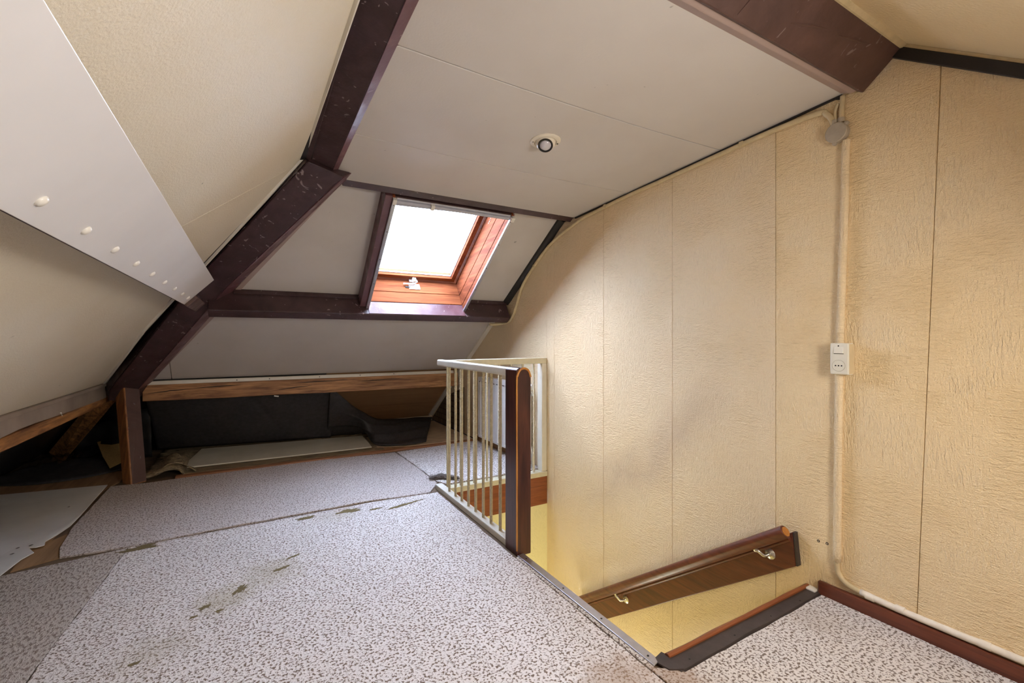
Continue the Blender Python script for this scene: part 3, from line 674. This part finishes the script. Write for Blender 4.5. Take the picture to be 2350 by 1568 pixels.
th = thing('stair_threshold', (1.76, 1.1, 0), 'dark bare board with worn wooden nosing at the near stair edge', 'threshold')
secs = []
for i in range(21):
    x = 1.285 + .945 * i / 20; f = .006 * mnoise.noise(V((x * 5, 0, 2)))
    secs.append([V((x, 1.058 + f + .010 * i / 20, -.008)), V((x, 1.062 + f + .010 * i / 20, .004)), V((x, 1.124, .005)), V((x, 1.124, -.008))])
MB().loft(secs).build('bare_board', 'threshold_dark', th, bevel=.001)
secs = []
for i in range(21):
    x = 1.300 + .935 * i / 20; f = .004 * mnoise.noise(V((x * 6, 3, 2)))
    secs.append([V((x, 1.122, -.05)), V((x, 1.122, .012)), V((x, 1.132, .016)), V((x, 1.144 + f, .010)), V((x, 1.146 + f, -.05))])
MB().loft(secs).build('wood_nosing', 'mahogany_x', th, bevel=.002)
MB().prism([(1.246, 1.125, .0), (1.256, 1.085, .0), (1.30, 1.06, .0), (1.312, 1.12, .0), (1.30, 1.16, .0), (1.258, 1.15, .0)], (0, 0, .006)).build('corner_piece', 'threshold_dark', th)
for x in (1.36, 1.62, 1.86, 2.08): MB().lathe((x, 1.085, .004), (0, 0, 1), [(.004, 0), (.003, .002), (0, .002)], 8).build('nail_head', 'screw_dark', th)
MB().box((2.20, 1.085, .002), (2.239, 1.135, .012)).build('white_chip', 'white_trim', th, bevel=.003)

# handrail on the gable
hr = thing('stair_handrail', (2.2, 1.7, -.3), 'red-brown wall handrail descending the stairs on steel brackets and backboard', 'handrail')
d_ = V((0, 1, -.716)).normalized(); n_ = V((0, .716, 1)).normalized()
def hrp(s, h, x): return V((x, 1.185, 0)) + V((0, 1, -.716)) * s + V((0, 0, h))
# backboard: vertical cut at its upper end, dark end grain
MB().prism([(2.208, 1.172, .082), (2.208, 1.188, .236), (2.208, 2.75, .236 - .716 * 1.562), (2.208, 2.75, .082 - .725 * 1.578)], (.030, 0, 0)).build('backboard', 'mahogany_y', hr, bevel=.003)
MB().prism([(2.210, 1.1705, .084), (2.210, 1.1865, .236), (2.210, 1.178, .236), (2.210, 1.163, .086)], (.028, 0, 0)).build('end_grain', 'threshold_dark', hr)
R_ = .026; secs = []
hp0 = V((2.155, 1.188, .250)); hp1 = hp0 + V((0, 1.56, -.712 * 1.56))
px_ = V((1, 0, 0))
for p in (hp0, off(hp0, hp1, .02), off(hp0, hp1, .5), hp1):
    sec = []
    for j in range(16):
        a = 2 * PI * j / 16
        rx = R_ * math.cos(a); rz = 1.15 * R_ * math.sin(a)
        if math.sin(a) < -.2: rx *= .82
        sec.append(p + px_ * rx + n_ * rz)
    secs.append(sec)
hrail = MB().loft(secs).build('rail', 'mahogany_y', hr, bevel=.003, smooth=True)
MB().tube([hp0 + V((0, -.0025, .002)), hp0 + V((0, .002, -.001))], .021, 16).build('worn_rail_end', 'worn_edge', hrail)
# quarter bead between rail and board
MB().tube([(2.196, 1.19, .205), (2.196, 2.75, .205 - .716 * 1.56)], .011, 10).build('bead', 'mahogany_y', hr, smooth=True)
for y, z in ((1.291, .093), (2.275, -.621)):
    br_ = MB().lathe((2.208, y, z), (-1, 0, 0), [(.026, 0), (.026, .002), (.022, .006), (.012, .010), (.010, .014), (0, .015)], 24).build('bracket', 'steel', hr, smooth=True)
    ys = y + .045; zr = .250 - .712 * (ys - 1.188) - .034
    MB().tube(smooth_path([(2.198, y, z), (2.176, y + .012, z - .006), (2.160, y + .030, z + .012), (2.156, ys, zr - .006), (2.155, ys, zr + .006)]), .0075, 10).build('bracket_arm', 'steel', br_, smooth='full')
    q = V((2.155, ys, zr + .006)); MB().box((-.009, -.030, -.002), (.009, .030, .002), lambda a, b, c, q=q: q + V((a, 0, 0)) + d_ * b + n_ * c).build('bracket_plate', 'steel', br_, bevel=.001)
    for a in (.5, 2.6, 4.7): MB().lathe((2.204, y + .017 * math.cos(a), z + .017 * math.sin(a)), (-1, 0, 0), [(.003, 0), (.0025, .0025), (0, .003)], 8).build('screw', 'screw_dark', br_)

# ================================================================== RADIATOR
ra = thing('panel_radiator', (2.17, 3.95, .09), 'white fluted panel radiator on the gable behind the railing', 'radiator')
RY0, RY1, RZ0, RZ1 = 3.47, 4.40, .090, .735
secs = []; n = 28
pts = []
for i in range(n + 1):
    y = RY0 + .015 + (RY1 - RY0 - .03) * i / n
    q = i % 4
    pts.append((2.130 if q in (0, 1) else 2.138, y))
    if q in (1, 3) and i < n: pts.append((2.138 if q == 1 else 2.130, y + .006))
pan = [[V((x, y, z)) for x, y in pts] for z in (RZ0 + .02, RZ1 - .045)]
MB().grid(pan).build('front_panel', 'radiator_white', ra, thick=.003)
MB().box((2.128, RY0, RZ1 - .045), (2.142, RY1, RZ1 - .006)).build('top_band', 'radiator_white', ra, bevel=.004)
MB().box((2.128, RY0, RZ0), (2.142, RY1, RZ0 + .025)).build('bottom_band', 'radiator_white', ra, bevel=.004)
MB().box((2.152, RY0, RZ0), (2.205, RY1, RZ1 - .02)).build('back_panel', 'radiator_white', ra, bevel=.004)
MB().box((2.128, RY0 - .003, RZ0), (2.21, RY0, RZ1)).build('side_cover', 'radiator_white', ra, bevel=.001)
MB().box((2.128, RY1, RZ0), (2.21, RY1 + .003, RZ1)).build('side_cover', 'radiator_white', ra, bevel=.001)
MB().box((2.128, RY0, RZ1 - .006), (2.21, RY1, RZ1)).build('top_grille', 'radiator_white', ra, bevel=.002)
for i in range(14):
    y = RY0 + .04 + i * .065
    MB().box((2.1275, y, RZ1 - .052), (2.1295, y + .030, RZ1 - .045)).build('vent_slot', 'dark_slot', ra)
for y in (RY0 + .12, RY1 - .12): MB().box((2.205, y - .02, .2), (2.239, y + .02, .6)).build('wall_bracket', 'radiator_white', ra)
# thermostat valve and connecting pipe
MB().tube([(2.150, 3.47, .690), (2.150, 3.415, .690)], .010, 12).build('valve_body', 'pipe_metal', ra, smooth=True)
MB().lathe((2.150, 3.395, .695), (-.35, -.5, .75), [(.018, -.012), (.022, 0), (.024, .02), (.022, .045), (.014, .054), (0, .056)], 20).build('valve_knob', 'radiator_white', ra, smooth=True)
MB().tube(smooth_path([(2.150, 3.415, .690), (2.150, 3.385, .680), (2.165, 3.375, .64)]), .011, 12).build('valve_elbow', 'pipe_metal', ra, smooth='full')
MB().tube(smooth_path([(2.155, 3.475, .150), (2.153, 3.44, .235), (2.150, 3.40, .215), (2.150, 3.368, .13), (2.150, 3.365, .02)]), .0095, 12).build('feed_pipe', 'pipe_metal', ra, smooth='full')
MB().tube([(2.150, 3.366, .075), (2.150, 3.366, .115)], .015, 6).build('coupling', 'pipe_metal', ra)
MB().tube([(2.150, 3.365, -.008), (2.150, 3.365, .020)], .017, 10).build('pipe_collar', 'pipe_metal', ra)
tag(MB().box((2.205, 3.345, .0), (2.239, 3.36, .80)).build('pipe_board', 'conduit_white'), 'narrow cream upright board on the gable beside the radiator valve', 'board')
tag(MB().box((2.212, 3.48, -.008), (2.239, 4.62, .050)).build('radiator_skirting', 'brown_board', bevel=.003), 'brown skirting board on the gable below the radiator', 'baseboard')

# ================================================================== CARPETS
def outline(pts, n, amp, seed, fray=None):
    out = []
    for i in range(len(pts)):
        a = V((*pts[i], 0)); b = V((*pts[(i + 1) % len(pts)], 0)); L = (b - a).length
        k_ = max(1, int(L / n)); nr = V((-(b - a).y, (b - a).x, 0)).normalized() if L > 0 else V((0, 0, 0))
        for j in range(k_):
            p = off(a, b, j / k_)
            q = amp * mnoise.noise(p * 9 + V((seed, 0, 0))) + amp * .5 * mnoise.noise(p * 33 + V((seed, 1, 0))) if j else 0
            out.append(p + nr * q)
    return out
def mat_piece(name, mat, pts, z0, z1, label, cat, amp=.008, n=.05, seed=1):
    pl_ = outline(pts, n, amp, seed)
    return tag(MB().prism([(p.x, p.y, z0) for p in pl_], (0, 0, z1 - z0)).build(name, mat, bevel=.002, seg=1), label, cat)
main = mat_piece('carpet', 'carpet_pale', [(-.65, -2.2), (1.200, -2.2), (1.200, 1.05), (1.203, 2.05), (1.214, 3.205), (.75, 3.240), (-.572, 3.205), (-.600, 2.75), (-.64, 2.2)], -.009, .002,
                 'large pale speckled carpet piece filling the middle of the floor', 'carpet', .005, .06, 2)
mat_piece('carpet', 'carpet_side', [(-1.10, -2.2), (-.656, -2.2), (-.646, 2.2), (-.606, 2.75), (-.578, 3.205), (-1.04, 3.135)], -.0095, .001,
          'darker carpet strip along the left edge of the large carpet', 'carpet', .005, .06, 5)
mat_piece('carpet', 'carpet_back', [(-.86, 3.245), (-.572, 3.222), (-.15, 3.255), (.74, 3.280), (1.16, 3.228), (1.235, 3.33), (1.292, 3.42), (1.290, 3.88), (1.272, 4.545), (.60, 4.60), (-.50, 4.585), (-.70, 4.565), (-.93, 4.60), (-.93, 3.75), (-.90, 3.40)], -.009, .0015,
          'grey-lilac carpet strip between the dark seam and the knee beam', 'carpet', .006, .06, 8)
mat_piece('carpet', 'carpet_pale', [(1.300, 3.44), (1.345, 3.345), (2.235, 3.345), (2.210, 4.60), (1.90, 4.585), (1.284, 4.535)], -.008, .004,
          'light carpet piece behind the railing in front of the radiator', 'carpet', .008, .05, 11)
mat_piece('carpet', 'carpet_stair', [(1.206, -2.2), (2.217, -2.2), (2.217, 1.065), (1.90, 1.062), (1.30, 1.055), (1.262, 1.095), (1.226, 1.12), (1.222, 2.05), (1.207, 2.05)], -.0095, .001,
          'speckled carpet in front of the near stair edge beside the skirting', 'carpet', .004, .06, 14)
# worn, balding patches of the big carpet
def blob(cx, cy, rx, ry, rot, seed, n=44, rough=.7):
    out = []
    for i in range(n):
        a = 2 * PI * i / n; r_ = 1 + rough * mnoise.noise(V((math.cos(a) * 1.5 + seed, math.sin(a) * 1.5, seed))) + rough * .9 * mnoise.noise(V((math.cos(a) * 6 + seed, math.sin(a) * 6, seed)))
        x = rx * r_ * math.cos(a); y = ry * r_ * math.sin(a)
        out.append((cx + x * math.cos(rot) - y * math.sin(rot), cy + x * math.sin(rot) + y * math.cos(rot)))
    return out
for i, (cx, cy, rx, ry, rot) in enumerate(((-.505, 3.165, .085, .026, .10), (.316, 3.165, .060, .022, .1), (.575, 3.150, .075, .028, .15), (.95, 3.085, .12, .016, .25), (.74, 3.10, .04, .012, .1), (-.035, 2.415, .050, .018, .9), (-.165, 2.33, .022, .012, .5), (-.11, 2.27, .016, .010, .2), (-.20, 2.27, .016, .008, .3), (.135, 2.53, .04, .012, .5), (.20, 2.64, .03, .010, .5), (-.35, 2.05, .018, .008, .2), (-.20, 1.75, .012, .010, .4))):
    MB().prism([(x, y, .0015) for x, y in blob(cx, cy, rx, ry, rot, i * 3.1)], (0, 0, .0012)).build('worn_patch', 'carpet_backing', main)
# frayed tufts standing along the seam
fr = MB()
for i in range(900):
    x = random.uniform(-.57, 1.2); y = 3.21 + .02 * math.sin(x * 7) + random.gauss(0, .012)
    a = random.uniform(0, 2 * PI); h = random.uniform(.004, .013); l = random.uniform(.004, .014)
    p = V((x, y, .001)); q = p + V((math.cos(a) * l, math.sin(a) * l, h)); s_ = V((-math.sin(a), math.cos(a), 0)) * .0012
    fr.add([p - s_, p + s_, q], [(0, 1, 2)])
f_ = fr.build('seam_fray', 'carpet_back', main); f_['kind'] = 'stuff'
# dusty roll of fluff by the railing foot
lf = MB(); P = []
for i in range(25):
    f = i / 24; c = off(V((1.255, 3.50, .010)), V((1.47, 3.37, .012)), f) + V((0, .045 * math.sin(PI * f), 0)); r_ = .030 * math.sin(PI * min(1, max(.06, f))) ** .6
    row = []
    for j in range(10):
        a = 2 * PI * j / 10; rr = r_ * (1 + .45 * mnoise.noise(V((f * 9, math.cos(a) * 1.5, math.sin(a) * 1.5))))
        row.append(c + V((.4 * rr * math.cos(a), rr * math.cos(a), .75 * rr * math.sin(a) + .010)))
    P.append(row)
lf.loft(P)
for i in range(500):
    f = random.random(); c = off(V((1.26, 3.50, .012)), V((1.46, 3.37, .012)), f) + V((0, .045 * math.sin(PI * f), 0))
    a = random.uniform(0, 2 * PI); b = random.uniform(0, PI); dr = V((math.cos(a) * math.cos(b), math.sin(a), abs(math.sin(b))))
    r0 = .028; s_ = dr.orthogonal() * .001
    lf.add([c + dr * r0 * .6 - s_, c + dr * r0 * .6 + s_, c + dr * r0 * random.uniform(1.1, 1.5)], [(0, 1, 2)])
tag(lf.build('fluff_roll', 'lint', smooth=True), 'dark dusty roll of carpet fluff at the railing corner', 'fluff')
# taped bare patch by the white sheet
tag(MB().prism([(x, y, -.0092) for x, y in ((-1.02, 3.18), (-.86, 3.255), (-.72, 3.30), (-.80, 3.62), (-.93, 3.62), (-1.05, 3.45))], (0, 0, .004)).build('bare_patch', 'brown_board'), 'bare brown floor patch at the torn tip of the white sheet', 'floor patch')

# ================================================================== EAVES CLUTTER
# white sheet of board, torn at its near tip
sh = [(-1.66, 4.72), (-.948, 4.607), (-.936, 3.90), (-.940, 3.72), (-.960, 3.60), (-.985, 3.50), (-.972, 3.44), (-1.000, 3.425), (-1.030, 3.432), (-.985, 3.345), (-1.010, 3.27), (-1.03, 3.10), (-1.06, 2.6), (-1.45, 2.5)]
tag(MB().prism([(x, y, .010 + .008 * mnoise.noise(V((x * 2, y * 2, 0)))) for x, y in sh], (0, 0, .004)).build('hardboard_sheet', 'paper_white', bevel=.001, seg=1), 'torn white sheet of hardboard lying on the left eaves floor', 'sheet')
for i, (x, y) in enumerate(((-1.045, 4.12), (-1.03, 3.46), (-1.08, 3.45), (-1.075, 3.37))):
    s_ = [o for o in D.objects if o.name == 'hardboard_sheet'][0]
    MB().prism([(a, b, .0185) for a, b in blob(x, y, .008, .004, .9, i, 10)], (0, 0, .001)).build('hole', 'screw_dark', s_)
tag(MB().prism([(x, y, .012) for x, y in ((-.514, 4.852), (1.10, 4.800), (1.115, 5.03), (1.130, 5.40), (-.42, 5.58))], (0, 0, .012)).build('shelf_board', 'shelf_white', bevel=.003), 'long off-white board lying under the knee beam', 'board')
tag(MB().hexa([(-.525, 4.59, -.008), (2.20, 4.60, -.008), (2.20, 4.655, -.008), (-.525, 4.648, -.008), (-.525, 4.595, .012), (2.20, 4.603, .012), (2.20, 4.655, .014), (-.525, 4.648, .014)]).build('carpet_batten', 'batten_wood', bevel=.003), 'thin orange-brown batten at the back edge of the carpet', 'batten')
tag(MB().box((-.50, 4.66, -.008), (2.2, 4.80, .004)).build('edge_plank', 'brown_board', bevel=.002), 'dark plank strip between orange batten and off-white board', 'plank')
tag(MB().prism([(x, y, .002) for x, y in ((1.16, 4.82), (1.50, 4.69), (2.20, 4.67), (2.20, 5.95), (1.16, 6.0))], (0, 0, .008)).build('eaves_board', 'beige_board', bevel=.002), 'beige dusty board on the eaves floor beside the gable', 'board')
tag(MB().box((.60, 6.09, -.008), (2.225, 6.11, .062)).build('eaves_lath', 'beige_board', bevel=.003), 'low tan lath standing at the far end of the eaves', 'lath')
# crumpled mineral wool
P = []
for j in range(26):
    y = 4.66 + 1.15 * j / 25; row = []
    for i in range(60):
        x = -.74 + 2.0 * i / 59
        d = (x + .56) ** 2 / .012 + (y - 4.86) ** 2 / .10
        z = .012 + .085 * math.exp(-d) + .055 * abs(mnoise.noise(V((x * 3.2, y * 9, 0)))) + .016 * math.sin(y * 60 + 4 * mnoise.noise(V((x * 4, y * 3, 7)))) * max(0, 1 - (x + .74) / 1.1) + .028 * mnoise.noise(V((x * 9, y * 11, 4))) * max(0, 1 - (x + .74) / .9)
        if x > -.5 and y < 5.60 - .13 * (x + .45): z = min(z, .006)
        if y > 5.52: z = min(z, .010)
        if x > 1.2: z = 0
        row.append(V((x, y, z - .004)))
    P.append(row)
tag(MB().grid(P).build('mineral_wool', 'insulation', smooth='full', thick=.01), 'crumpled old brown insulation quilt beside the knee post', 'insulation')
# arched loose flap of the quilt
P = [[V((-.665 + .27 * i / 12, 4.70 + .02 * j + .02 * i / 12, .012 + .095 * math.sin(PI * (i / 12) ** .85) * (1 - .12 * j) + .006 * mnoise.noise(V((i, j, 0))))) for i in range(13)] for j in range(5)]
tag(MB().grid(P).build('quilt_flap', 'insulation', smooth='full', thick=.008), 'small arched flap of insulation next to the knee post foot', 'insulation')

# black cloth hung from the knee beam, its right corner let down
cl = MB(); P = []
for j in range(22):
    f = j / 21; row = []
    for i in range(60):
        g = i / 59; x = -.80 + 1.60 * g
        y0, z0 = 5.085, .640; y1, z1 = 5.74 - .27 * g, .030
        y = off(y0, y1, f ** .85); z = off(z0, z1, f)
        fold = .024 * math.sin(x * 11 + 2.2 * f + 1.5 * mnoise.noise(V((x * 2, f, 0)))) * f * (1 - f * .3)
        fold += .020 * mnoise.noise(V((x * 4 - f * 2.5, f * 2.5, 5)))
        fold -= .05 * math.exp(-((x - (-.02 + .38 * f)) / .018) ** 2) * (f < .75) * .5
        row.append(V((x, y - fold - .01, z + .25 * fold)))
    P.append(row)
clo = thing('black_cloth', (0, 5.1, .6), 'black cloth hanging under the knee beam with its right corner fallen down', 'cloth')
cl.grid(P).build('hanging_cloth', 'black_cloth', clo, smooth='full', thick=.003)
U = smooth_path([(.735, 5.07, .635), (.82, 5.10, .560), (.96, 5.20, .430), (1.14, 5.36, .290), (1.32, 5.50, .190), (1.55, 5.58, .150), (1.85, 5.68, .130), (2.10, 5.74, .105)], 6)
L = smooth_path([(.76, 5.52, .034), (.98, 5.50, .034), (1.165, 5.40, .034), (1.150, 5.05, .026), (1.17, 4.84, .022), (1.34, 4.725, .020), (1.50, 4.700, .020), (1.660, 4.730, .022)], 6)
P = []
def tri(q): q = q % 1.0; return (q / .35 if q < .35 else (1 - q) / .65)
for j in range(30):
    f = j / 29; row = []
    for i, (a, b) in enumerate(zip(U, L)):
        g = i / (len(U) - 1)
        p = off(a, b, f); sag = -.075 * math.sin(PI * f) * (1 - g) ** 2
        w1 = tri(f * 3.1 + .55 * g + .12 * mnoise.noise(V((g * 3, f * 2, 2))))
        fold = .075 * (w1 - .5) * math.sin(PI * f) ** .7 * (.55 + .45 * g) + .010 * mnoise.noise(V((g * 8, f * 7, 2)))
        z = max(.024, p.z + sag + fold + .012 * math.sin(PI * f) * g)
        row.append(V((p.x + .02 * fold, p.y - fold * .7, z)))
    P.append(row)
MB().grid(P).build('fallen_corner', 'black_cloth', clo, smooth='full', thick=.003)
MB().tube([(.21, 4.995, .585), (.25, 4.99, .578)], .006, 8).build('pin', 'screw_white', clo)

# left eaves: black cloth on the floor, clear plastic, card, brown board
tag(MB().prism([(x, y, -.0085) for x, y in ((-1.70, 3.2), (-.98, 3.45), (-.95, 4.55), (-.90, 4.72), (-.90, 5.05), (-1.2, 5.3), (-1.70, 5.3))], (0, 0, .006)).build('brown_sheet', 'brown_board'), 'brown hardboard floor sheet between white sheet and black cloth', 'board')
P = []
for j in range(16):
    f = j / 15; row = []
    for i in range(34):
        g = i / 33; x = -1.80 + .92 * g
        half = .03 + .36 * math.sin(PI * min(1, g * 1.05)) ** .6 + .05 * g
        y = 5.22 + .05 * g + half * (f * 2 - .75)
        z = .004 + .040 * abs(mnoise.noise(V((x * 7, y * 8, 0)))) * math.sin(PI * f) + .055 * math.sin(PI * f) * math.sin(PI * g)
        row.append(V((x, y, z)))
    P.append(row)
tag(MB().grid(P).build('floor_cloth', 'black_cloth', smooth='full', thick=.004), 'crumpled black cloth lying on the left eaves floor', 'cloth')
P = [[V((-.80 - .62 * i / 20, 5.34 + .30 * (i / 20) + .12 * (j / 12) + .03 * mnoise.noise(V((i * .3, j * .4, 1))), .50 * (1 - j / 12) * (1 - .50 * i / 20) + .02 + .02 * mnoise.noise(V((i * .35, j * .3, 9))))) for i in range(21)] for j in range(13)]
tag(MB().grid(P).build('black_membrane', 'black_film', smooth='full', thick=.003), 'shiny black foil hanging behind the knee post in the left eaves', 'foil')
def crumple(name, cx, cy, cz, sx, sy, sz, seed, label):
    P = []
    for j in range(14):
        row = []
        for i in range(18):
            u, v_ = i / 17 * 2 - 1, j / 13 * 2 - 1
            r2 = u * u + v_ * v_
            z = cz + sz * (max(0, 1 - r2 * .5) * .6 + .9 * abs(mnoise.noise(V((u * 2.6 + seed, v_ * 2.6, seed)))) )
            row.append(V((cx + sx * u + .02 * mnoise.noise(V((u * 4, v_ * 4, seed))), cy + sy * v_, z)))
        P.append(row)
    tag(MB().grid(P).build(name, 'plastic_film', smooth='full'), label, 'plastic')
crumple('plastic_bag', -1.22, 5.62, .04, .13, .16, .12, 2.0, 'clear crumpled plastic bag next to the yellow card')
crumple('plastic_bag', -1.52, 5.50, .03, .15, .16, .09, 7.0, 'clear crumpled plastic bag in the far left eaves')
P = [[V((-1.30 + .46 * i / 8 + .03 * j / 6, 5.66 - .09 * j + .03 * i / 8, .175 - .019 * j - .010 * abs(i - 4) + .01 * math.sin(i))) for i in range(9)] for j in range(7)]
cd_ = [V((-1.235, 5.62, .185)), V((-.90, 5.50, .20)), V((-.86, 5.30, .135)), V((-.93, 5.16, .075)), V((-1.035, 5.10, .030)), V((-1.13, 5.32, .10))]
tag(MB().prism(cd_, (.002, .004, .005)).build('yellow_card', 'yellow_card'), 'ochre sheet of card leaning behind the knee post', 'card')
MBt = MB().loft([[V((-1.19, 5.56, .20)), V((-1.19, 5.54, .17)), V((-1.19, 5.58, .17))], [V((-1.10, 5.50, .205)), V((-1.10, 5.48, .165)), V((-1.10, 5.53, .17))], [V((-.98, 5.47, .215)), V((-.98, 5.45, .185)), V((-.98, 5.49, .185))]])
tag(MBt.build('foil_scrap', 'black_film'), 'torn black foil scrap on the top edge of the ochre card', 'foil')
